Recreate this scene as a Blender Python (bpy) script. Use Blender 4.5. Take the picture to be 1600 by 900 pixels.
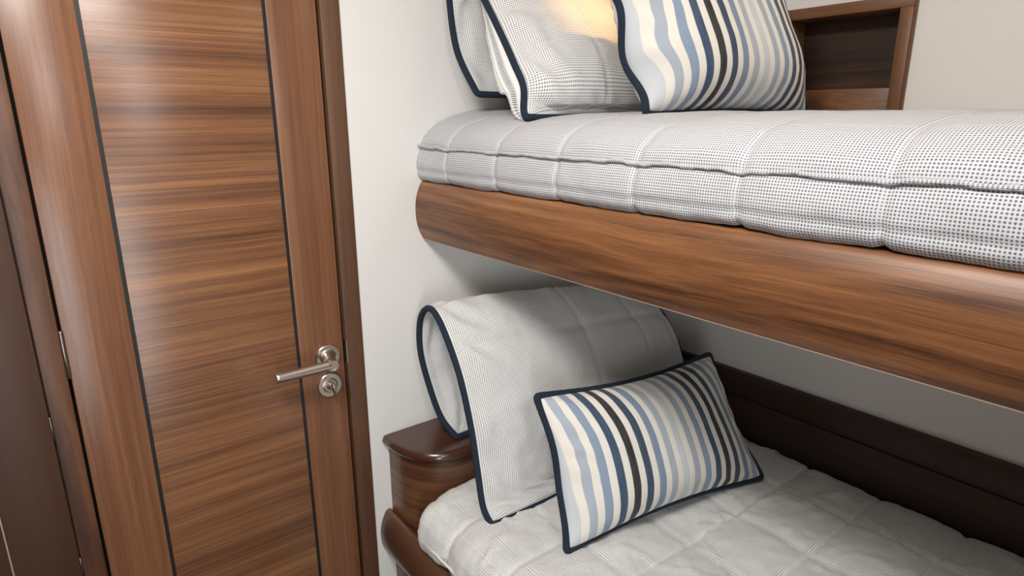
import bpy, bmesh, math, random
from mathutils import Vector, Matrix, noise
random.seed(4)
PI = math.pi
S = bpy.context.scene
C = S.collection
for o in list(bpy.data.objects): bpy.data.objects.remove(o)

# ------------------------------------------------------------------ camera
# world: X=0 is the door wall, +X runs along the bunks, +Y goes to the back wall, z=0 is the eye level
cam = bpy.data.cameras.new('camera'); co = bpy.data.objects.new('camera', cam); C.objects.link(co)
cam.sensor_width = 36; cam.lens = 983.7916 / 1600 * 36; cam.clip_start = .02
Rw = Matrix(((0.6126605009737708, 0.7903345143895245, -0.004297198068810392),
             (-0.20628821931521904, 0.16515675877572122, 0.9644523915686323),
             (0.7629497238470725, -0.5899954240461299, 0.26422172220751095)))
co.matrix_world = Matrix.Translation((1.3, 0, 0)) @ Rw.transposed().to_4x4()
S.camera = co
# ------------------------------------------------------------------ world, lights, exposure
w = bpy.data.worlds.new('world'); S.world = w; w.use_nodes = True
w.node_tree.nodes['Background'].inputs[0].default_value = (.8, .88, 1, 1)
w.node_tree.nodes['Background'].inputs[1].default_value = .3
S.view_settings.view_transform = 'Standard'; S.view_settings.look = 'None'
S.view_settings.gamma = 1; S.view_settings.exposure = 0.0
S.view_settings.use_curve_mapping = False

def area(name, loc, target, sx, sy, power, col, spread=180):
    l = bpy.data.lights.new(name, 'AREA'); l.shape = 'RECTANGLE'; l.size = sx; l.size_y = sy
    l.energy = power; l.color = col; l.spread = math.radians(spread)
    o = bpy.data.objects.new(name, l); C.objects.link(o); o.location = loc
    d = Vector(target) - Vector(loc); o.rotation_euler = d.to_track_quat('-Z', 'Y').to_euler()
    return o
area('ceiling_lamp', (.88, -.12, .71), (.72, .1, -1), .42, .36, 23, (1, .955, .90))
area('daylight', (2.08, .05, .61), (0, .35, -.2), .18, .12, 5.5, (.90, .95, 1))
area('low_cool_fill', (2.08, -.44, -.60), (0, .35, -.60), .26, 1.3, 3.8, (.90, .97, 1), 80)  # added fill, no doorway there: lifts the low head wall and pillow
area('bunk_warm_fill', (1.0, 1.15, .725), (1.0, 1.15, -1), .12, .12, 1.25, (1, .78, .55))  # added warm fill, no fitting there: brightens and warms the back wall
sp = bpy.data.lights.new('reading_lamp', 'SPOT'); sp.energy = 20; sp.color = (1, .55, .19); sp.spot_size = math.radians(26)
sp.spot_blend = 1.0; sp.shadow_soft_size = .012
so = bpy.data.objects.new('reading_lamp', sp); C.objects.link(so); so.location = (.62, 1.2, .60)
so.rotation_euler = (Vector((.24, 1.04, .22)) - so.location).to_track_quat('-Z', 'Y').to_euler()

# ------------------------------------------------------------------ materials
def srgb(r, g, b):
    f = lambda c: (c/255/12.92 if c/255 <= .04045 else ((c/255+.055)/1.055)**2.4)
    return (f(r), f(g), f(b), 1)

class NT:
    def __init__(s, name):
        s.m = bpy.data.materials.new(name); s.m.use_nodes = True; s.t = s.m.node_tree
        s.b = s.t.nodes['Principled BSDF']
    def n(s, typ, **kw):
        x = s.t.nodes.new(typ)
        for k, v in kw.items():
            if k[0] == '_': x.inputs[k[1:].replace('_', ' ')].default_value = v
            else: setattr(x, k, v)
        return x
    def l(s, a, b): s.t.links.new(a, b)
    def math(s, op, a, b=None, c=None, clamp=False):
        x = s.t.nodes.new('ShaderNodeMath'); x.operation = op; x.use_clamp = clamp
        for i, v in enumerate((a, b, c)):
            if v is None: continue
            if isinstance(v, (int, float)): x.inputs[i].default_value = v
            else: s.l(v, x.inputs[i])
        return x.outputs[0]
    def mix(s, f, a, b, bt='MIX'):
        x = s.t.nodes.new('ShaderNodeMix'); x.data_type = 'RGBA'; x.blend_type = bt
        for i, v in ((0, f), (6, a), (7, b)):
            if isinstance(v, (int, float, tuple)): x.inputs[i].default_value = v
            else: s.l(v, x.inputs[i])
        return x.outputs[2]
    def bump(s, h, strength=.3, dist=.001):
        x = s.t.nodes.new('ShaderNodeBump'); x.inputs['Strength'].default_value = strength; x.inputs['Distance'].default_value = dist
        s.l(h, x.inputs['Height']); s.l(x.outputs[0], s.b.inputs['Normal'])

def plain(name, col, rough=.5, metal=0, bump=0, bscale=60):
    m = NT(name); m.b.inputs['Base Color'].default_value = col
    m.b.inputs['Roughness'].default_value = rough; m.b.inputs['Metallic'].default_value = metal
    if bump:
        tc = m.n('ShaderNodeTexCoord'); no = m.n('ShaderNodeTexNoise', _Scale=bscale, _Detail=4.0)
        m.l(tc.outputs['Object'], no.inputs['Vector']); m.bump(no.outputs[0], bump)
    return m.m

def wood(name, grain, cols, across=55, along=1.2, rough=.38, figure=0., seed=0., contrast=1., wob=0.0, coat=0.):
    """cols = dark, mid, light; grain = axis index along the grain"""
    m = NT(name); tc = m.n('ShaderNodeTexCoord')
    src = tc.outputs['Object']
    add = m.n('ShaderNodeVectorMath', operation='ADD'); m.l(src, add.inputs[0]); add.inputs[1].default_value = (seed*3.1, seed*1.7, seed*2.3)
    src = add.outputs[0]
    if wob:
        n0 = m.n('ShaderNodeTexNoise', _Scale=2.2, _Detail=2.0); m.l(src, n0.inputs['Vector'])
        sub = m.n('ShaderNodeVectorMath', operation='SUBTRACT'); m.l(n0.outputs['Color'], sub.inputs[0]); sub.inputs[1].default_value = (.5, .5, .5)
        sc = m.n('ShaderNodeVectorMath', operation='SCALE'); m.l(sub.outputs[0], sc.inputs[0]); sc.inputs['Scale'].default_value = wob
        ad = m.n('ShaderNodeVectorMath', operation='ADD'); m.l(src, ad.inputs[0]); m.l(sc.outputs[0], ad.inputs[1]); src = ad.outputs[0]
    def stretched(ac, al, detail, rough_=.6):
        mp = m.n('ShaderNodeMapping'); s_ = [ac, ac, ac]; 
        for g_ in (grain if isinstance(grain, tuple) else (grain,)): s_[g_] = al
       
        mp.inputs['Scale'].default_value = s_; m.l(src, mp.inputs['Vector'])
        no = m.n('ShaderNodeTexNoise', _Scale=1.0, _Detail=detail, _Roughness=rough_); m.l(mp.outputs[0], no.inputs['Vector'])
        return no.outputs[0]
    broad = stretched(across*.16, along*.5, 2.0)
    bands = stretched(across, along, 5.0, .72)
    fine = stretched(across*9, along*9, 2.0, .7)
    v = m.math('MULTIPLY_ADD', broad, .45, m.math('MULTIPLY', bands, .55))
    v = m.math('MULTIPLY_ADD', fine, .22, m.math('SUBTRACT', v, .11))
    if figure:
        mp = m.n('ShaderNodeMapping'); s_ = [1., 1., 1.]; 
        for g_ in (grain if isinstance(grain, tuple) else (grain,)): s_[g_] = .09
       
        mp.inputs['Scale'].default_value = s_; m.l(src, mp.inputs['Vector'])
        n2 = m.n('ShaderNodeTexNoise', _Scale=5.5, _Detail=1.5); m.l(mp.outputs[0], n2.inputs['Vector'])
        r = m.math('FRACT', m.math('MULTIPLY', n2.outputs[0], 15.0))
        r = m.math('POWER', m.math('ABSOLUTE', m.math('SUBTRACT', m.math('MULTIPLY', r, 2.0), 1.0)), 1.6)
        v = m.math('MULTIPLY_ADD', m.math('SUBTRACT', r, .4), figure, v)
    v = m.math('MULTIPLY_ADD', m.math('SUBTRACT', v, .5), contrast, .5)
    cr = m.n('ShaderNodeValToRGB'); e = cr.color_ramp.elements
    e[0].position = .30; e[0].color = cols[0]; e[1].position = .72; e[1].color = cols[2]
    k = e.new(.50); k.color = cols[1]
    m.l(v, cr.inputs[0]); m.l(cr.outputs[0], m.b.inputs['Base Color'])
    # pores: short dark strokes
    m.b.inputs['Roughness'].default_value = rough
    if coat: m.b.inputs['Coat Weight'].default_value = coat; m.b.inputs['Coat Roughness'].default_value = .18
    m.bump(fine, .12, .0006)
    return m.m

WAL = (srgb(84, 52, 35), srgb(119, 79, 54), srgb(146, 103, 72))
M = {}
M['wall'] = plain('wall_paint', srgb(224, 221, 217), .7, bump=.04, bscale=220)
M['white'] = plain('white_lacquer', srgb(225, 223, 218), .45)
M['floor'] = wood('floor_wood', 0, (srgb(60, 42, 30), srgb(84, 60, 44), srgb(104, 76, 56)), seed=9)
M['stile'] = wood('stile_walnut', 2, WAL, across=130, along=1.8, seed=1, rough=.28, contrast=.85, wob=.02)
M['stile2'] = wood('stile_walnut_b', 2, WAL, across=120, along=1.6, seed=5, rough=.30, contrast=.8, wob=.02)
M['panel'] = wood('panel_walnut', 1, (srgb(70, 43, 30), srgb(118, 79, 53), srgb(160, 112, 74)), across=170, along=1.2, seed=2, rough=.28, contrast=1.12, wob=.012)
M['frame'] = wood('frame_walnut', 2, (srgb(66, 43, 30), srgb(96, 66, 47), srgb(122, 88, 63)), across=60, along=1.5, seed=3, rough=.4, contrast=.8)
M['jamb'] = wood('jamb_walnut', 2, (srgb(46, 27, 17), srgb(78, 48, 31), srgb(108, 71, 45)), across=22, along=1.2, seed=6, rough=.45, contrast=1.2, wob=.06, figure=.12)
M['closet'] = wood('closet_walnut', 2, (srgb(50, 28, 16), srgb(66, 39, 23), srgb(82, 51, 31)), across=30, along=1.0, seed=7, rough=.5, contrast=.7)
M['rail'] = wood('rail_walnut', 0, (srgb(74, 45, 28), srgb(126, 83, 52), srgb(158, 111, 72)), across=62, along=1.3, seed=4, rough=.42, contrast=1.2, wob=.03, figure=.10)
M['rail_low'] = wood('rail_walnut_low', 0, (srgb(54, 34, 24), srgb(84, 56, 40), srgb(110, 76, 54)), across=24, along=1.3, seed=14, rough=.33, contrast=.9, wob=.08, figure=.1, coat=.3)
M['block'] = wood('block_walnut', (0, 1), (srgb(62, 37, 25), srgb(98, 64, 43), srgb(128, 90, 62)), across=60, along=1.0, seed=8, rough=.35, contrast=1.25, wob=.05, coat=.2)
M['cap'] = wood('cap_walnut', 1, (srgb(50, 28, 20), srgb(76, 46, 33), srgb(98, 64, 46)), across=30, along=1.0, seed=11, rough=.25, contrast=.8, wob=.03, coat=.5)
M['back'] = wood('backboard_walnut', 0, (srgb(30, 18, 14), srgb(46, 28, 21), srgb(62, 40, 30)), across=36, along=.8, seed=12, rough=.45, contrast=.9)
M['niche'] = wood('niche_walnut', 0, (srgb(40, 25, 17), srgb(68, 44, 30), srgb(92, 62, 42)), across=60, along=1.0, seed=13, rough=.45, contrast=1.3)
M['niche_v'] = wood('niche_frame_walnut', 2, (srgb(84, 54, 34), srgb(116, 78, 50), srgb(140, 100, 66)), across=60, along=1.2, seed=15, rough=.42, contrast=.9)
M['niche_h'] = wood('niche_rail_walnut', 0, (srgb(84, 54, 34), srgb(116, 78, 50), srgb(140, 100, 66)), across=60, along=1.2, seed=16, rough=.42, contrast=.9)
M['niche_lip'] = wood('niche_lip_walnut', 0, (srgb(62, 38, 24), srgb(112, 74, 46), srgb(150, 106, 68)), across=22, along=2.4, seed=17, rough=.4, contrast=1.2, wob=.08, figure=.15)
M['inlay'] = plain('black_inlay', srgb(26, 25, 26), .4)
M['dark'] = plain('dark_gap', srgb(22, 14, 10), .8)
M['edge'] = plain('edge_highlight', srgb(160, 140, 126), .4)  # pale colour for the painted edge highlights
M['navy'] = plain('navy_piping', srgb(21, 36, 52), .9, bump=.5, bscale=900)
def nickel(name, col, rough):
    m = NT(name); m.b.inputs['Base Color'].default_value = col; m.b.inputs['Metallic'].default_value = 1
    m.b.inputs['Roughness'].default_value = rough; m.b.inputs['Anisotropic'].default_value = .4
    return m.m
M['nickel'] = nickel('satin_nickel', srgb(206, 196, 184), .3)
M['nickel_dark'] = nickel('satin_nickel_dark', srgb(150, 140, 130), .35)

def waffle(name, hi, lo, pitch=.0039, window=0., wu=0., wv=0., amt=.95, tint=None):
    """woven waffle cloth, UV in metres; window = size of the window-pane check"""
    m = NT(name); uv = m.n('ShaderNodeUVMap', uv_map='UVMap'); sp = m.n('ShaderNodeSeparateXYZ'); m.l(uv.outputs[0], sp.inputs[0])
    def wave(o, off=0.):
        c = m.math('COSINE', m.math('MULTIPLY', o, 2*PI/pitch)); return m.math('MULTIPLY_ADD', c, .5, .5)
    cell = m.math('MULTIPLY', wave(sp.outputs[0]), wave(sp.outputs[1]))
    k = m.math('MULTIPLY', m.math('SUBTRACT', cell, .14), 2.3, clamp=True)
    no = m.n('ShaderNodeTexNoise', _Scale=160.0, _Detail=2.0); m.l(uv.outputs[0], no.inputs['Vector'])
    k = m.math('MULTIPLY', k, m.math('MULTIPLY_ADD', no.outputs[0], .5, .72))
    if window:
        def band(o, off):
            a = m.math('FRACT', m.math('DIVIDE', m.math('ADD', o, off), window))
            a = m.math('ABSOLUTE', m.math('SUBTRACT', a, .5))
            return m.math('GREATER_THAN', a, .5-.0024/window)
        b = m.math('MAXIMUM', band(sp.outputs[0], wu), band(sp.outputs[1], wv))
        k = m.math('MULTIPLY', k, m.math('SUBTRACT', 1.0, m.math('MULTIPLY', b, .28)))
    k = m.math('MULTIPLY', k, amt)
    m.l(m.mix(k, hi, lo), m.b.inputs['Base Color'])
    m.b.inputs['Roughness'].default_value = .95; m.b.inputs['Sheen Weight'].default_value = .15
    m.bump(m.math('SUBTRACT', 1.0, cell), .55, .0009)
    return m.m
M['waffle'] = waffle('waffle_mattress', srgb(206, 206, 209), srgb(94, 98, 108), .0040, .177, -.122, -.976)
M['waffle_low'] = waffle('waffle_mattress_low', srgb(232, 231, 228), srgb(134, 137, 142), .0040, .170, -.126, -.623)
M['waffle_sham'] = waffle('waffle_sham', srgb(230, 228, 225), srgb(104, 108, 118), .0040)
M['pipe_white'] = plain('self_piping', srgb(224, 222, 216), .9, bump=.5, bscale=700)

def stripes(name):
    m = NT(name); uv = m.n('ShaderNodeUVMap', uv_map='UVMap'); sp = m.n('ShaderNodeSeparateXYZ'); m.l(uv.outputs[0], sp.inputs[0])
    u = sp.outputs[0]
    seq = ['pale', 'light', 'mid', 'navy', 'black', 'navy2', 'mid2', 'light2']
    cc = dict(pale=srgb(202, 207, 212), light=srgb(168, 177, 189), mid=srgb(134, 152, 175), navy=srgb(46, 70, 98), black=srgb(24, 25, 30),
              navy2=srgb(40, 62, 88), mid2=srgb(122, 141, 165), light2=srgb(172, 180, 190))
    N = 16.3
    t = m.math('MULTIPLY_ADD', u, N, .15)                    # stripe index
    idx = m.math('MODULO', m.math('FLOOR', t), 8.0)
    cr = m.n('ShaderNodeValToRGB'); cr.color_ramp.interpolation = 'CONSTANT'
    e = cr.color_ramp.elements
    e[0].position = 0; e[0].color = cc[seq[0]]; e[1].position = 1/8; e[1].color = cc[seq[1]]
    for i in range(2, 8): k = e.new(i/8); k.color = cc[seq[i]]
    m.l(m.math('DIVIDE', m.math('ADD', idx, .5), 8.0), cr.inputs[0])
    fr = m.math('FRACT', t)
    is_cream = m.math('MULTIPLY', m.math('SUBTRACT', fr, .505), 30.0, clamp=True)
    e1 = m.math('MULTIPLY', m.math('SUBTRACT', 1.0, fr), 30.0, clamp=True)
    e0 = is_cream; cream = m.math('MULTIPLY', e0, e1)
    no = m.n('ShaderNodeTexNoise', _Scale=14.0, _Detail=3.0)
    mp = m.n('ShaderNodeMapping'); mp.inputs['Scale'].default_value = (6, .6, 1); m.l(uv.outputs[0], mp.inputs[0]); m.l(mp.outputs[0], no.inputs[0])
    base = m.mix(m.math('MULTIPLY_ADD', no.outputs[0], .14, -.03, clamp=True), cr.outputs[0], srgb(214, 208, 198))
    m.l(m.mix(cream, base, srgb(232, 227, 217)), m.b.inputs['Base Color'])
    m.b.inputs['Roughness'].default_value = .85; m.b.inputs['Sheen Weight'].default_value = .1
    n2 = m.n('ShaderNodeTexNoise', _Scale=420.0, _Detail=1.0); m.l(uv.outputs[0], n2.inputs[0])
    m.bump(n2.outputs[0], .25, .0006)
    return m.m
M['stripes'] = stripes('striped_linen')

# ------------------------------------------------------------------ helpers
def link(name, me, mat, parent=None, smooth=False, **kw):
    o = bpy.data.objects.new(name, me); C.objects.link(o)
    if mat is not None: me.materials.append(mat)
    if smooth:
        for p in me.polygons: p.use_smooth = True
    if parent is not None:
        o.parent = parent
        if parent.type == 'EMPTY': o.matrix_parent_inverse = Matrix.Translation(parent.location).inverted()
    for k, v in kw.items(): o[k] = v
    return o
def thing(name, loc, label=None, category=None, group=None, kind=None):
    o = bpy.data.objects.new(name, None); C.objects.link(o); o.location = loc; o.empty_display_size = .05
    if label: o['label'] = label
    if category: o['category'] = category
    if group: o['group'] = group
    if kind: o['kind'] = kind
    return o
def box(name, lo, hi, mat, parent=None, bev=.0, seg=2, **kw):
    bm = bmesh.new(); bmesh.ops.create_cube(bm, size=1)
    for v in bm.verts:
        for i in range(3): v.co[i] = lo[i] + (v.co[i]+.5)*(hi[i]-lo[i])
    if bev: bmesh.ops.bevel(bm, geom=bm.edges[:], offset=bev, segments=seg, affect='EDGES', profile=.5)
    me = bpy.data.meshes.new(name); bm.to_mesh(me); bm.free()
    o = link(name, me, mat, parent, **kw)
    if bev:
        for p in me.polygons: p.use_smooth = True
        sharp(o)
    return o
def sharp(o, ang=35):
    me = o.data; bm = bmesh.new(); bm.from_mesh(me)
    for e in bm.edges:
        if len(e.link_faces) == 2 and e.calc_face_angle(0) > math.radians(ang): e.smooth = False
    bm.to_mesh(me); bm.free()
def extrude_x(name, prof, x0, x1, mat, parent=None, n=1, **kw):
    """closed (y,z) profile swept along X"""
    vs = []; fs = []; m = len(prof)
    for i in range(n+1):
        x = x0 + (x1-x0)*i/n
        vs += [(x, y, z) for y, z in prof]
    for i in range(n):
        for j in range(m):
            a = i*m+j; b = i*m+(j+1) % m
            fs.append((a, b, b+m, a+m))
    fs.append(tuple(range(m))[::-1]); fs.append(tuple(range(n*m, n*m+m)))
    me = bpy.data.meshes.new(name); me.from_pydata(vs, [], fs); fix(me)
    o = link(name, me, mat, parent, smooth=True, **kw); sharp(o, 40); return o
def fix(me):
    bm = bmesh.new(); bm.from_mesh(me); bmesh.ops.recalc_face_normals(bm, faces=bm.faces); bm.to_mesh(me); bm.free()
def extrude_z(name, prof, z0, z1, mat, parent=None, **kw):
    m = len(prof); vs = [(x, y, z0) for x, y in prof]+[(x, y, z1) for x, y in prof]
    fs = [(j, (j+1) % m, (j+1) % m+m, j+m) for j in range(m)] + [tuple(range(m))[::-1], tuple(range(m, 2*m))]
    me = bpy.data.meshes.new(name); me.from_pydata(vs, [], fs); fix(me)
    o = link(name, me, mat, parent, smooth=True, **kw); sharp(o, 40); return o
def tube(name, pts, r, mat, parent=None, closed=False, ns=10, flat=1., **kw):
    """tube along a polyline; r number or list"""
    n = len(pts); P = [Vector(p) for p in pts]; vs = []; fs = []
    up = None
    for i in range(n):
        a = P[(i-1) % n] if closed or i else P[i]; b = P[(i+1) % n] if closed or i < n-1 else P[i]
        t = (b-a).normalized()
        if up is None:
            up = Vector((0, 0, 1)) if abs(t.z) < .9 else Vector((0, 1, 0))
        up = (up - t*up.dot(t)).normalized(); s = t.cross(up)
        rr = r[i] if isinstance(r, (list, tuple)) else r
        for k in range(ns):
            a_ = 2*PI*k/ns; vs.append(P[i] + (up*math.cos(a_) + s*math.sin(a_)*flat)*rr)
    # closing twist: match last ring to first
    off = 0
    if closed:
        best = 1e9
        for k in range(ns):
            d = (vs[(n-1)*ns] - vs[k]).length
            if d < best: best = d; off = k
    for i in range(n if closed else n-1):
        j = (i+1) % n; sh = off if j == 0 else 0
        for k in range(ns):
            fs.append((i*ns+k, i*ns+(k+1) % ns, j*ns+(k+1+sh) % ns, j*ns+(k+sh) % ns))
    if not closed:
        fs.append(tuple(range(ns))); fs.append(tuple(range((n-1)*ns, n*ns)))
    me = bpy.data.meshes.new(name); me.from_pydata([tuple(v) for v in vs], [], fs); fix(me)
    return link(name, me, mat, parent, smooth=True, **kw)
def lathe(name, prof, axis_o, axis_d, mat, parent=None, ns=40, **kw):
    """prof list of (distance along axis, radius)"""
    d = Vector(axis_d).normalized(); u = d.orthogonal().normalized(); v = d.cross(u); o = Vector(axis_o)
    vs = []; fs = []
    for h, r in prof:
        for k in range(ns):
            a = 2*PI*k/ns; vs.append(tuple(o + d*h + (u*math.cos(a)+v*math.sin(a))*r))
    for i in range(len(prof)-1):
        for k in range(ns): fs.append((i*ns+k, i*ns+(k+1) % ns, (i+1)*ns+(k+1) % ns, (i+1)*ns+k))
    fs.append(tuple(range(ns))); fs.append(tuple(range((len(prof)-1)*ns, len(prof)*ns)))
    me = bpy.data.meshes.new(name); me.from_pydata(vs, [], fs); fix(me)
    ob = link(name, me, mat, parent, smooth=True, **kw); sharp(ob, 30); return ob
def interp(tab, x):
    if x <= tab[0][0]: return tab[0][1]
    for (a, va), (b, vb) in zip(tab, tab[1:]):
        if x <= b:
            t = (x-a)/(b-a); return va + (vb-va)*t
    return tab[-1][1]
def catmull(pts, t):
    """pts list of tuples, t in 0..1, uniform"""
    n = len(pts)-1; f = t*n; i = min(int(f), n-1); f -= i
    p0 = Vector(pts[max(i-1, 0)]); p1 = Vector(pts[i]); p2 = Vector(pts[i+1]); p3 = Vector(pts[min(i+2, n)])
    return .5*((2*p1) + (p2-p0)*f + (2*p0-5*p1+4*p2-p3)*f*f + (3*p1-p0-3*p2+p3)*f**3)
def smoothstep(a, b, x):
    t = max(0, min(1, (x-a)/(b-a))); return t*t*(3-2*t)

# ------------------------------------------------------------------ setting
FL, CE = -1.55, .74
X1, Y0, YB = 2.12, -.62, 1.51
box('floor', (-.1, Y0-.06, FL-.04), (X1+.06, 1.66, FL), M['floor'], kind='structure')
box('ceiling', (-.1, Y0-.06, CE), (X1+.06, 1.66, CE+.04), M['wall'], kind='structure')
# head wall with an opening for the door (pieces of one mesh)
def multi(name, boxes, mat, **kw):
    bm = bmesh.new()
    for lo, hi in boxes:
        r = bmesh.ops.create_cube(bm, size=1)
        for v in r['verts']:
            for i in range(3): v.co[i] = lo[i] + (v.co[i]+.5)*(hi[i]-lo[i])
    me = bpy.data.meshes.new(name); bm.to_mesh(me); bm.free()
    return link(name, me, mat, **kw)
multi('wall_left', [((-.06, .567, FL), (0, 1.57, CE)), ((-.06, Y0, .50), (0, .567, CE)), ((-.06, Y0, FL), (-.05, .567, .50))], M['wall'], kind='structure')
# back wall with the shelf recess left open
NX0, NX1, NZ0, NZ1 = .40, .705, -.10, .236
multi('wall_back', [((0, YB, FL), (NX0, YB+.06, CE)), ((NX1, YB, FL), (X1, YB+.06, CE)), ((NX0, YB, NZ1), (NX1, YB+.06, CE)), ((NX0, YB, FL), (NX1, YB+.06, NZ0)),
                    ((0, YB+.12, FL), (X1, YB+.15, CE))], M['wall'], kind='structure')
box('wall_right', (X1, Y0, FL), (X1+.05, YB+.15, CE), M['wall'], kind='structure')
box('wall_front', (-.06, Y0-.05, FL), (X1, Y0, CE), M['closet'], kind='structure')

# ---- the door
DT, DB = .42, -1.535
door = thing('door_1', (0, .27, DB), kind='structure')
Ye = (.0145, .1165, .1228, .4135, .4205, .5185)
box('stile', (-.040, Ye[0], DB), (0, Ye[1], DT), M['stile'], door, bev=.0012)
box('inlay_strip', (-.038, Ye[1], DB), (-.0012, Ye[2], DT), M['inlay'], door)
box('centre_panel', (-.040, Ye[2], DB), (0, Ye[3], DT), M['panel'], door, bev=.0006)
box('inlay_strip', (-.038, Ye[3], DB), (-.0012, Ye[4], DT), M['inlay'], door)
box('stile', (-.040, Ye[4], DB), (0, Ye[5], DT), M['stile2'], door, bev=.0012)
# frame
fr = thing('trim_1', (0, .55, FL), kind='structure')
box('casing', (-.048, .5255, FL), (.004, .5665, .46), M['frame'], fr, bev=.0015)
box('stop', (-.049, .515, FL), (-.042, .5255, .43), M['dark'], fr)
box('strike_plate', (-.03, .5243, -.545), (.0052, .5262, -.49), M['nickel'], fr)
fl = thing('trim_2', (0, -.01, FL), kind='structure')
box('casing', (-.048, -.0255, FL), (.003, .0095, .46), M['jamb'], fl, bev=.0012)
box('stop', (-.049, .0095, FL), (-.042, .0145, .43), M['dark'], fl)
head = thing('trim_3', (0, .27, .43), kind='structure')
box('casing', (-.048, .0095, .425), (.003, .5255, .46), M['frame'], head, bev=.0012)
for z0, z1 in ((-.446, -.357), (-1.35, -1.26), (.20, .29)):
    tube('hinge', [(.0035, .0120, z0), (.0035, .0120, z0+.002), (.0035, .0120, z1-.002), (.0035, .0120, z1)], [.0025, .0038, .0038, .0025], M['nickel_dark'], door, ns=12, label='satin nickel hinge knuckle')
# ---- closet door to the left
cl = thing('door_2', (0, -.3, FL), kind='structure')
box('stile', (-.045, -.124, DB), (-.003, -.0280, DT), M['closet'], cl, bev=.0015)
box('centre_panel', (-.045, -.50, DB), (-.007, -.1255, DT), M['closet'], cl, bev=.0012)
box('gap_shade_strip', (-.048, -.0280, DB), (-.010, -.0256, DT), M['dark'], cl)  # added dark strip that stands in for the shade in the closet gap
box('stile_edge_highlight', (-.020, -.1262, DB), (-.0045, -.1240, DT), M['edge'], cl)  # highlight on the stile edge, painted as a pale strip
for z0, z1 in ((-.557, -.510), (-.84, -.80)):
    tube('hinge', [(.001, -.0275, z0), (.001, -.0275, z0+.001), (.001, -.0275, z1-.001), (.001, -.0275, z1)], [.001, .0018, .0018, .001], M['nickel_dark'], cl, ns=8, label='satin nickel hinge knuckle')
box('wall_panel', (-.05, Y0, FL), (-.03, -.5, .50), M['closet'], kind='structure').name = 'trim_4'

# ---- lever handle and turn button (parts of the door)
hy, hz = .4800, -.5185
lever = lathe('handle_rose', [(0, .0278), (.003, .0282), (.0062, .0278), (.0075, .0264), (.0078, .0215), (.0070, .0208), (.0070, .0188), (.0082, .0180), (.0095, .0160), (.0100, .0115), (.0100, .0100)],
              (0, hy, hz), (1, 0, 0), M['nickel'], door, label='round stepped satin nickel lever rose')
# neck sweeps out of the rose to the lever
lathe('handle_neck', [(.008, .0165), (.014, .0140), (.022, .0115), (.032, .0100), (.0420, .0110), (.0425, .0128), (.0640, .0130), (.0655, .0122), (.0655, .0092), (.0644, .0088), (.0644, .0060)],
      (0, hy, hz), (.063, -.012, -.001), M['nickel'], lever)
ly = hy - .0102; 
lathe('lever_handle', [(.000, .0088), (.004, .0092), (.006, .0110), (.1105, .0114), (.1150, .0114), (.1165, .0106), (.1165, .0080)],
      (.0545, ly-.004, hz-.001), (0, -1, 0), M['nickel'], lever)
tb = lathe('thumbturn_rose', [(0, .0278), (.003, .0282), (.0062, .0278), (.0075, .0264), (.0078, .0212), (.0068, .0205), (.0068, .0180), (.0082, .0172), (.0092, .0150), (.0092, .0110)],
           (0, .4790, -.5865), (1, 0, 0), M['nickel'], door, label='round satin nickel thumbturn rose below the lever')
lathe('turn_spindle', [(.008, .0100), (.013, .0088), (.022, .0078), (.024, .0066)], (0, .4790, -.5865), (1, 0, 0), M['nickel'], tb)
# thumb turn: a flattened tapered tab
bm = bmesh.new(); rr = bmesh.ops.create_uvsphere(bm, u_segments=20, v_segments=12, radius=1)
for v in bm.verts: v.co = Vector((.027+v.co.x*.0085, .4790+v.co.y*.0042+v.co.z*-.003, -.5890+v.co.z*.0175))
me = bpy.data.meshes.new('turn_tab'); bm.to_mesh(me); bm.free(); link('turn_tab', me, M['nickel'], tb, smooth=True)

# ------------------------------------------------------------------ bunks
XE = 2.08
def rail_profile(ytop, zt, zb, bulge, thick=.04):
    """rounded bullnose board, front convex"""
    p = []
    n = 22
    h = (zt-zb)/2; zc = (zt+zb)/2
    for i in range(n+1):
        a = -1+2*i/n                      # -1 bottom .. 1 top
        y = ytop - bulge*(1-abs(a)**2.3)
        p.append((y, zc + h*a))
    # small shoulder on the top
    p += [(ytop+.003, zt+.002), (ytop+.008, zt+.003), (ytop+thick-.006, zt+.003), (ytop+thick, zt-.002), (ytop+thick, zb+.003), (ytop+thick-.004, zb)]
    return p
ub = thing('upper_bunk', (0, .735, -.30), 'upper bunk base fronted by a long curved walnut rail', 'bunk')
extrude_x('bunk_rail', rail_profile(.7375, -.149, -.281, .0175), .0015, XE, M['rail'], ub, n=1)
box('rail_edge_highlight', (.0015, .7380, -.2830), (XE, .7465, -.2808), M['edge'], ub, label='pale thin strip painted as a highlight along the rail bottom')  # glint on the bevelled bottom edge, put in as a pale strip
box('base_panel', (.002, .780, -.275), (XE, YB-.003, -.149), M['white'], ub)
lb = thing('lower_bunk', (0, .6, FL), 'lower bunk base with a dark curved walnut rail in front', 'bunk')
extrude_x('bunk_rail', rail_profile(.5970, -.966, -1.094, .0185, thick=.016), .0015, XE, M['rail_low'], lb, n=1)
box('rail_edge_highlight', (.0015, .5985, -1.0975), (XE, .6065, -1.0935), M['edge'], lb, label='pale thin strip painted as a highlight along the rail bottom')  # same painted glint under the lower rail
box('base_panel', (.190, .6400, FL+.001), (XE, 1.478, -.963), M['white'], lb)
# backboard: board with a stepped upper band
bb = thing('backboard', (0, 1.5, -.95), 'dark walnut backboard running along the back wall behind the lower mattress', 'backboard')
zt = -.690
extrude_x('board', [(1.481, -1.0), (1.481, -.763), (1.4825, -.7605), (1.4895, -.7595), (1.4895, zt-.004), (1.492, zt), (YB-.0015, zt), (YB-.0015, -1.0)], .178, XE, M['back'], bb)

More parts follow.
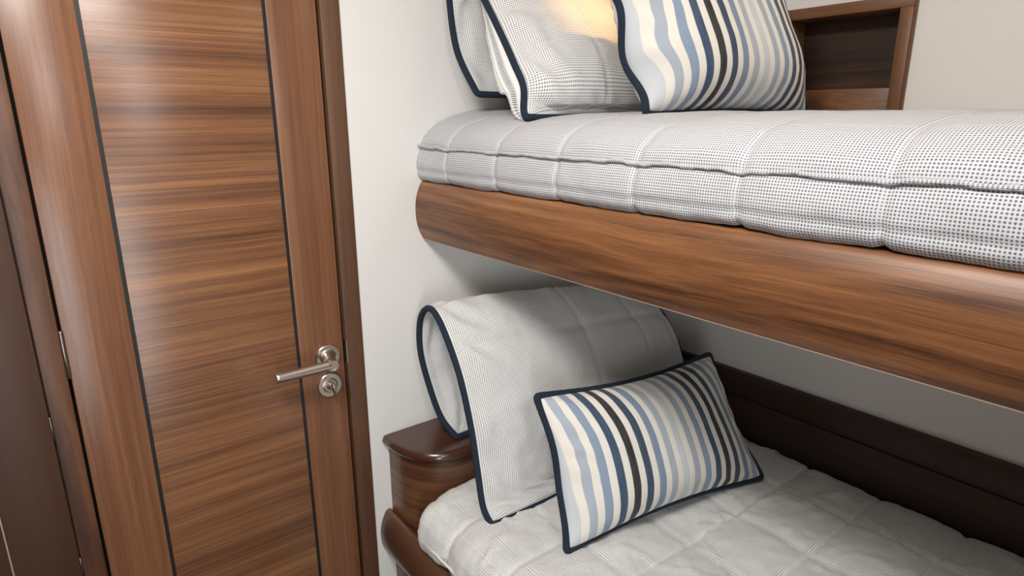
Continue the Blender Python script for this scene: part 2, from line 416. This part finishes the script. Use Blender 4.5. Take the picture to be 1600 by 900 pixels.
# headboard block with a rounded corner and an overhanging cap
def plan(inset, y0=.603, d=.173, yend=1.478):
    """outline in XY: wall -> rounded front-left corner -> along +Y"""
    pts = [(.001, yend), (.001, y0+inset+.006)]
    n = 18; ry = .125; rx = d
    for i in range(n+1):
        a = PI/2*i/n
        # superellipse quarter from (0,y0) to (d,y0+ry)
        ex = 2/2.5
        x = (d-inset)*(math.sin(a)**ex); y = y0+inset+(ry)*(1-math.cos(a)**ex)
        pts.append((x+.001, y))
    pts.append((d-inset, yend))
    # drop duplicates
    out = []
    for p in pts:
        if not out or (Vector(p)-Vector(out[-1])).length > 1e-4: out.append(p)
    return out
blk = thing('headboard_box', (.08, .9, FL), 'curved walnut headboard box with rounded cap beside the lower mattress', 'headboard')
extrude_z('body', plan(.0125), FL+.001, -.779, M['block'], blk)
def cap(name, z0, z1, mat, parent):
    levels = [(z0, .006), (z0+.003, .002), (z0+.008, 0.), (z0+.013, .0005), (z1-.003, .004), (z1-.0008, .0075), (z1, .012)]
    rings = [[(x, y, z) for x, y in plan_fixed(i_)] for z, i_ in levels]
    m = len(rings[0]); vs = [v for r in rings for v in r]; fs = []
    for a in range(len(rings)-1):
        for j in range(m): fs.append((a*m+j, a*m+(j+1) % m, (a+1)*m+(j+1) % m, (a+1)*m+j))
    fs.append(tuple(range(m))); fs.append(tuple(range((len(rings)-1)*m, len(rings)*m)))
    me = bpy.data.meshes.new(name); me.from_pydata(vs, [], fs); fix(me)
    o = link(name, me, mat, parent, smooth=True); sharp(o, 50)
def plan_fixed(inset):
    base = []
    y0, d, yend, ry, n = .599, .176, 1.478, .125, 20
    ex = 2/2.4
    base.append((.001, yend)); 
    for i in range(n+1):
        a = PI/2*i/n
        x = (d-inset)*(math.sin(a)**ex) + .0012; y = y0+inset+ry*(1-math.cos(a)**ex)
        base.append((x, y + (1e-4 if i == 0 else 0)))
    base.append((d-inset+.0012, yend))
    return base
cap('cap', -.781, -.757, M['cap'], blk)

# ------------------------------------------------------------------ shelf niche in the back wall
nc = thing('wall_niche', (.55, YB, -.1), 'walnut framed recessed shelf niche in the back wall above the upper bunk', 'shelf')
fy0, fy1 = 1.4985, 1.5095
ix0, ix1, iz1 = .43, .680, .212
box('frame_top', (NX0, fy0, iz1), (NX1, YB+.09, .236), M['niche_h'], nc, bev=.001)
box('frame_side', (ix1, fy0-.0004, NZ0), (NX1, YB+.09, iz1), M['niche_v'], nc, bev=.001)
box('frame_side', (NX0, fy0-.0004, NZ0), (ix0, YB+.09, iz1), M['niche_v'], nc, bev=.001)
box('bead', (NX1, fy0+.004, NZ0), (NX1+.0045, YB-.0002, .236), M['niche_v'], nc)
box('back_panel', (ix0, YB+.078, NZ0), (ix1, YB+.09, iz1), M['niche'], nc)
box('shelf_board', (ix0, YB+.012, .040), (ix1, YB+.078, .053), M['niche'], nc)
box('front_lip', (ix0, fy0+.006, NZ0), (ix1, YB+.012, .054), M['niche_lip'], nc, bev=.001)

# ------------------------------------------------------------------ mattresses
def mattress(name, parent, mat, prof, x0, x1, nx, seams_x, seams_u, disp, uoff=0.):
    """prof: list of (y, z, nrm_weight) closed section; swept in X. disp(x,s,y,z)->offset along normal, plus end shaping"""
    # resample the profile densely
    P = [Vector(p) for p in prof]; L = [0]
    for a, b in zip(P, P[1:]): L.append(L[-1]+(b-a).length)
    tot = L[-1]; n = 150
    pts = []
    for i in range(n+1):
        # denser at the front
        s = tot*(i/n)**1.25
        k = 0
        while k < len(L)-2 and L[k+1] < s: k += 1
        t = (s-L[k])/(L[k+1]-L[k]) if L[k+1] > L[k] else 0
        p0 = P[max(k-1, 0)]; p1 = P[k]; p2 = P[k+1]; p3 = P[min(k+2, len(P)-1)]
        q = .5*((2*p1)+(p2-p0)*t+(2*p0-5*p1+4*p2-p3)*t*t+(3*p1-p0-3*p2+p3)*t**3)
        pts.append((q, s))
    uoff_ = min((abs(q.x-1.15)+abs(s_-1.)*0, q.x-s_) for q, s_ in pts)[1]
    vs = []; uvs = []
    xs = [x0+(x1-x0)*((i/nx)**1.3) for i in range(nx+1)]
    for i, x in enumerate(xs):
        for j, (q, s) in enumerate(pts):
            a = pts[max(j-1, 0)][0]; b = pts[min(j+1, n)][0]; t = (b-a).normalized(); nr = Vector((-t.y, t.x))   # outward: profile runs bottom front -> up -> back
            nr = Vector((-t.y, t.x))
            dx, dn, dz, dy = disp(x, s, q.x, q.y)
            vs.append((x+dx, q.x+nr.x*dn+dy, q.y+nr.y*dn+dz)); uvs.append((x, s+uoff_))
    m = n+1; fs = []
    for i in range(nx):
        for j in range(n):
            fs.append((i*m+j, (i+1)*m+j, (i+1)*m+j+1, i*m+j+1))
    fs.append(tuple(range(m))); fs.append(tuple(range(nx*m, nx*m+m))[::-1])
    # underside
    fs += [(i*m, i*m+n, (i+1)*m+n, (i+1)*m) for i in range(nx)]
    me = bpy.data.meshes.new(name); me.from_pydata(vs, [], fs)
    uvl = me.uv_layers.new(name='UVMap')
    for lp in me.loops: uvl.data[lp.index].uv = uvs[lp.vertex_index]
    fix(me)
    return link(name, me, mat, parent, smooth=True), pts

def groove(d, w): return math.exp(-(d/w)**2)
def fbm(x, y, z=0.): return noise.fractal(Vector((x, y, z)), .8, 2.1, 4)

# upper
um = thing('mattress', (1.0, 1.1, -.14), 'grey and white waffle quilted mattress on the upper bunk', 'mattress')
SX = [.136+.177*k-.01 for k in range(-1, 13)]
uprof = [(.790, -.1450), (.752, -.1450), (.738, -.1425), (.729, -.133), (.7265, -.123), (.7250, -.112), (.7255, -.10), (.728, -.087), (.7315, -.077), (.7335, -.069), (.7365, -.060),
         (.745, -.046), (.760, -.033), (.785, -.019), (.82, -.010), (.87, -.0035), (.95, .001), (1.1, .003), (1.3, .003), (1.42, -.002), (1.48, -.015), (1.497, -.045), (1.50, -.10), (1.497, -.145)]
def ud(x, s, y, z):
    dn = 0
    d = min(abs(x-q) for q in SX)
    top = smoothstep(-.075, -.03, z)
    dn -= groove(d, .006)*(.0042 if not top > .5 else .0040)
    # pillowing between the seams
    dn += (.003 if top > .5 else .0014)*(1-groove(d, .045))
    if y < .9:
        dn -= .0035*groove(z+.122, .0035)*(1 if y < .74 else 0)
        if y < .74: dn -= .003*groove(z+.069, .004)
        if y < .76 and z < -.03: dn += .0015*fbm(x*14, z*30, 3)
    for yy in (.98, 1.157, 1.334): 
        if z > -.03: dn -= .004*groove(y-yy, .008)
    dn += .0020*fbm(x*7, y*9+z*12, 1)*1.0
    dz = .014*math.exp(-max(x, 0)/.14)*smoothstep(-.07, -.0, z)*smoothstep(.74, .9, y)
    dy = 0.008*math.exp(-max(x,0)/.06)*(1 if y < .9 else 0)*smoothstep(-.15,-.05,z)
    return 0, dn, dz, dy
mt, upts = mattress('mattress_cover', um, M['waffle'], uprof, .002, XE-.02, 520, SX, [], ud, uoff=-.037)
pp = []
for i in range(420):
    x = .004 + (XE-.03)*i/419
    wob = .0024*fbm(x*9, 5.2) + .0026*fbm(x*26, 1.2)
    d = min(abs(x-q) for q in SX)
    pp.append((x, .7305+.003*groove(d, .01)+.004*math.exp(-x/.06), -.0685+wob-.0025*groove(d, .015)))
tube('piping', pp, .0030, M['waffle'], um, ns=8)
# end seam detail piping is self fabric; give it a simple uv
me = um.children[-1].data; uvl = me.uv_layers.new(name='UVMap')
for lp in me.loops:
    v = me.vertices[lp.vertex_index].co; uvl.data[lp.index].uv = (v.x, v.z*2+v.y)

# lower
lm = thing('mattress', (1.0, 1.1, -.98), 'grey and white waffle quilted mattress on the lower bunk', 'mattress')
LX = [.130+.170*k for k in range(1, 13)]
LY = [.627+.1705*k for k in range(0, 6)]
lprof = [(.640, -.959), (.606, -.959), (.596, -.955), (.589, -.946), (.587, -.936), (.586, -.926), (.588, -.914), (.595, -.895), (.608, -.878), (.63, -.867), (.67, -.861), (.76, -.858), (.95, -.857),
         (1.15, -.857), (1.35, -.857), (1.44, -.860), (1.466, -.866), (1.474, -.885), (1.475, -.93), (1.473, -.959)]
def ld(x, s, y, z):
    dn = 0; d = min(abs(x-q) for q in LX)
    dn -= .0050*groove(d, .007)
    dn += .004*(1-groove(d, .05))
    if z > -.9:
        e = min(abs(y-q) for q in LY)
        dn -= .0045*groove(e, .007); dn += .003*(1-groove(e, .05))
    dn += .0055*fbm(x*5+y*2, y*7-x*3, 2) + .0022*fbm(x*16, y*16, 7)
    # soft crumples
    dn += .0045*max(0, 1-abs(fbm(x*3.4+y*2.6, y*4.4-x*1.8, 5))*7)
    dn += .0065*math.sin(38*(x*.5+y*.8)+3*fbm(x*4, y*4))*max(0, fbm(x*3.1, y*3.3, 9))
    if z < -.93: dn += .002*fbm(x*40, z*30)
    end = math.exp(-max(x-.172, 0)/.05)
    dz = .022*end*smoothstep(-.96, -.87, z)
    # rounded front corner and rolled-over end edge
    r = .035; t = max(0, 1-(x-.172)/r)
    rz = (1-math.sqrt(max(0, 1-t*t)))*r
    dz -= rz*.75*smoothstep(-.93, -.87, z)
    dy = rz*1.0*(1 if y < .75 else 0)*smoothstep(.75, .60, y)
    return 0, dn, dz, dy
lo_, lpts = mattress('mattress_cover', lm, M['waffle_low'], lprof, .172, XE-.02, 420, LX, [], ld, uoff=.53)
pp = []
for i in range(420):
    x = .174 + (XE-.2)*i/419
    end = math.exp(-(x-.172)/.05); t = max(0, 1-(x-.172)/.035); rz = (1-math.sqrt(max(0, 1-t*t)))*.035
    pp.append((x, .5835+.001*fbm(x*12, 2)+rz*.9, -.925+.012*end+.0015*fbm(x*14, 8)))
tube('piping', pp, .0032, M['pipe_white'], lm, ns=8)

# ------------------------------------------------------------------ pillows
def puffy(name, parent, mat, center, nu, nv, thick, uvfn, pipe_r, uneven=.5, wr=.003, seed=0, seams=(), pipe_name='piping', pipe_sides=None, pw=2.2, wfreq=8, front=1., back=1., over=0.):
    """center(u,v)->Vector; thick(u,v)->m; closed cushion surface, u across, v up"""
    G = [[center(i/nu, j/nv) for j in range(nv+1)] for i in range(nu+1)]
    def nrm(i, j):
        a = G[min(i+1, nu)][j]-G[max(i-1, 0)][j]; b = G[i][min(j+1, nv)]-G[i][max(j-1, 0)]
        return a.cross(b).normalized()
    vs = []; uv = []; idx = {}; 
    def env(t):
        s = 1-abs(2*t-1)**pw
        return max(0, s)**.62
    for side in (1, -1):
        for i in range(nu+1):
            for j in range(nv+1):
                edge = i in (0, nu) or j in (0, nv)
                if side == -1 and edge: idx[(side, i, j)] = idx[(1, i, j)]; continue
                u = i/nu; v = j/nv
                n = nrm(i, j); p = G[i][j].copy()
                h = env(u)*env(v)*thick(u, v)*.5*(front if side == 1 else back)
                if not edge:
                    q = p*wfreq
                    near = 1-min(1, min(u, 1-u, v, 1-v)/.22)
                    w = wr*noise.fractal(q*Vector((1, 1, 1))+Vector((seed, seed*2, side)), .9, 2.1, 4)
                    # gathers that run in from the border
                    w += wr*1.35*near*near*math.sin((u*9+v*7+noise.noise(q+Vector((seed, 0, 0)))*2.2)*5)*min(1, min(u, 1-u, v, 1-v)/.05)
                    for (ax, pos, dep) in seams:
                        t = (u if ax == 0 else v)
                        w -= dep*math.exp(-((t-pos)/.008)**2)
                    h += w*min(1, min(u, 1-u, v, 1-v)/.04)
                p += n*side*h
                if side == -1 and over and v < .48 and not edge:
                    p.y -= over*math.exp(-((u-.045)/.05)**2)*math.sin(PI*v/.48)
                    p += n*side*.022*math.exp(-((u-.03)/.05)**2)*math.sin(PI*v/.48)
                idx[(side, i, j)] = len(vs); vs.append(p); uv.append(uvfn(u, v))
    fs = []
    for side in (1, -1):
        for i in range(nu):
            for j in range(nv):
                a = [idx[(side, i, j)], idx[(side, i+1, j)], idx[(side, i+1, j+1)], idx[(side, i, j+1)]]
                fs.append(a if side == 1 else a[::-1])
    me = bpy.data.meshes.new(name); me.from_pydata([tuple(v) for v in vs], [], fs)
    uvl = me.uv_layers.new(name='UVMap')
    for lp in me.loops: uvl.data[lp.index].uv = uv[lp.vertex_index]
    o = link(name, me, mat, parent, smooth=True)
    ring = [G[i][0] for i in range(nu)] + [G[nu][j] for j in range(nv)] + [G[nu-i][nv] for i in range(nu)] + [G[0][nv-j] for j in range(nv)]
    # smooth the ring corners a little
    for _ in range(4):
        ring = [(ring[k-1]+ring[k]*2+ring[(k+1) % len(ring)])/4 for k in range(len(ring))]
    tube(pipe_name, ring, pipe_r, M['navy'], parent, closed=True, ns=10, label='navy blue piping round the edge')
    return o

def bilin(c, u, v):
    bl, br, tr, tl = c
    return (bl*(1-u)+br*u)*(1-v) + (tl*(1-u)+tr*u)*v

def cushion(name, loc, label, corners, T, seed, wave=0., pinch=.012, group=None, pr=.0076, front=1.1, back=.7, curve=.0, pw=2.0, tilt=0., usc=1.):
    r = thing(name, loc, label, 'cushion')
    c = [Vector(p) for p in corners]
    ax = (c[1]-c[0]).normalized(); ay = (c[3]-c[0]).normalized(); n = ax.cross(ay).normalized()
    W = (c[1]-c[0]).length; H = (c[3]-c[0]).length
    def center(u, v):
        p = bilin(c, u, v)
        # borders of a filled cushion draw inwards between the corners
        du = math.sin(PI*v)*pinch*1.1; dv = math.sin(PI*u)*pinch*1.2
        p = p + ax*(du*(1-2*u)) + ay*(dv*(1-2*v))
        e = abs(2*u-1)**6
        p += n*wave*math.sin(v*11+1.0)*e + ax*wave*.5*math.sin(v*9+.3)*e
        p += n*curve*math.sin(PI*u)*math.sin(PI*v)
        return p
    puffy('cushion_cover', r, M['stripes'], center, 120, 80, lambda u, v: T, lambda u, v: (max(.0, u*usc+tilt*(2*v-1)), v), pr, wr=.0026, seed=seed, pw=pw, front=front, back=back)
    return r
cushion('striped_cushion', (.5, 1.0, -.85), 'striped blue and cream cushion with navy piping on the lower bunk',
        [(.502, .750, -.8530), (.600, 1.300, -.8480), (.415, 1.325, -.592), (.400, .757, -.5500)], .155, 3, wave=.004, pinch=.016, pw=2.7, tilt=.03)
cushion('striped_cushion', (.5, 1.15, .0), 'striped blue and cream cushion leaning on the pillow on the upper bunk',
        [(.475, .948, .0000), (.525, 1.435, .0000), (.435, 1.360, .290), (.372, .925, .290)], .20, 11, wave=.012, pinch=.008, front=1.15, pw=3.4, tilt=.035, usc=.95)

# folded shams: control rows in XZ from the front bottom, over the fold, to the back bottom
def sham(name, loc, label, left, right, T, seed, seams=(), nu=110, nv=190, top_sag=None, back=.55, over=0.):
    r = thing(name, loc, label, 'pillow')
    L = left; Rr = right
    # arc lengths for uv
    ln = [0]
    smp = [catmull(L, k/60) for k in range(61)]
    for a, b in zip(smp, smp[1:]): ln.append(ln[-1]+(b-a).length)
    W = (Vector(Rr[0])-Vector(L[0])).length
    def al(v):
        k = v*60; i = min(int(k), 59); return ln[i]+(ln[i+1]-ln[i])*(k-i)
    def center(u, v):
        a = catmull(L, v); b = catmull(Rr, v)
        p = a*(1-u)+b*u
        if top_sag: p += Vector(top_sag(u, v))
        return p
    def thick(u, v):
        # fat at both halves, thin across the fold
        f = 1-.35*math.exp(-((v-.52)/.10)**2)
        return T*f*(1.0 if v < .52 else .55)
    puffy('pillow_cover', r, M['waffle_sham'], center, nu, nv, thick, lambda u, v: (u*W, al(v)), .0074, wr=.0070, seed=seed, seams=seams, pw=3.8, wfreq=6, front=1.25, back=back, over=over)
    return r
lowL = [(.338, .686, -.858), (.300, .690, -.832), (.277, .692, -.750), (.255, .692, -.655), (.215, .691, -.545), (.150, .690, -.450), (.095, .692, -.424), (.055, .690, -.462),
        (.045, .692, -.545), (.062, .705, -.640), (.092, .716, -.710), (.128, .735, -.752)]
lowR = [(.335, 1.40, -.858), (.300, 1.41, -.828), (.285, 1.415, -.755), (.265, 1.41, -.670), (.225, 1.405, -.590), (.160, 1.39, -.520), (.100, 1.38, -.497), (.055, 1.37, -.52),
        (.045, 1.38, -.585), (.050, 1.39, -.650), (.070, 1.39, -.710), (.10, 1.39, -.752)]
sham('pillow', (.2, 1.0, -.85), 'folded waffle pillow with navy piping on the lower bunk behind the striped cushion', lowL, lowR, .085, 2,
     seams=((0, .50, .005), (0, .77, .005), (1, .40, .005)))
upL = [(.298, .812, -.004), (.283, .818, .012), (.280, .820, .055), (.250, .820, .100), (.208, .819, .160), (.150, .818, .235), (.105, .81, .300), (.068, .806, .322),
       (.040, .806, .290), (.040, .808, .215), (.055, .815, .130), (.088, .842, .046)]
upR = [(.300, 1.44, -.002), (.290, 1.44, .015), (.285, 1.44, .055), (.262, 1.44, .100), (.225, 1.44, .160), (.160, 1.44, .235), (.105, 1.44, .285), (.068, 1.44, .300),
       (.040, 1.44, .275), (.040, 1.44, .205), (.055, 1.44, .130), (.085, 1.44, .046)]
sham('pillow', (.2, 1.1, .0), 'folded waffle pillow with navy piping on the upper bunk against the wall', upL, upR, .10, 6,
     seams=((0, .30, .003), (1, .30, .003)), back=1.0, over=.055)
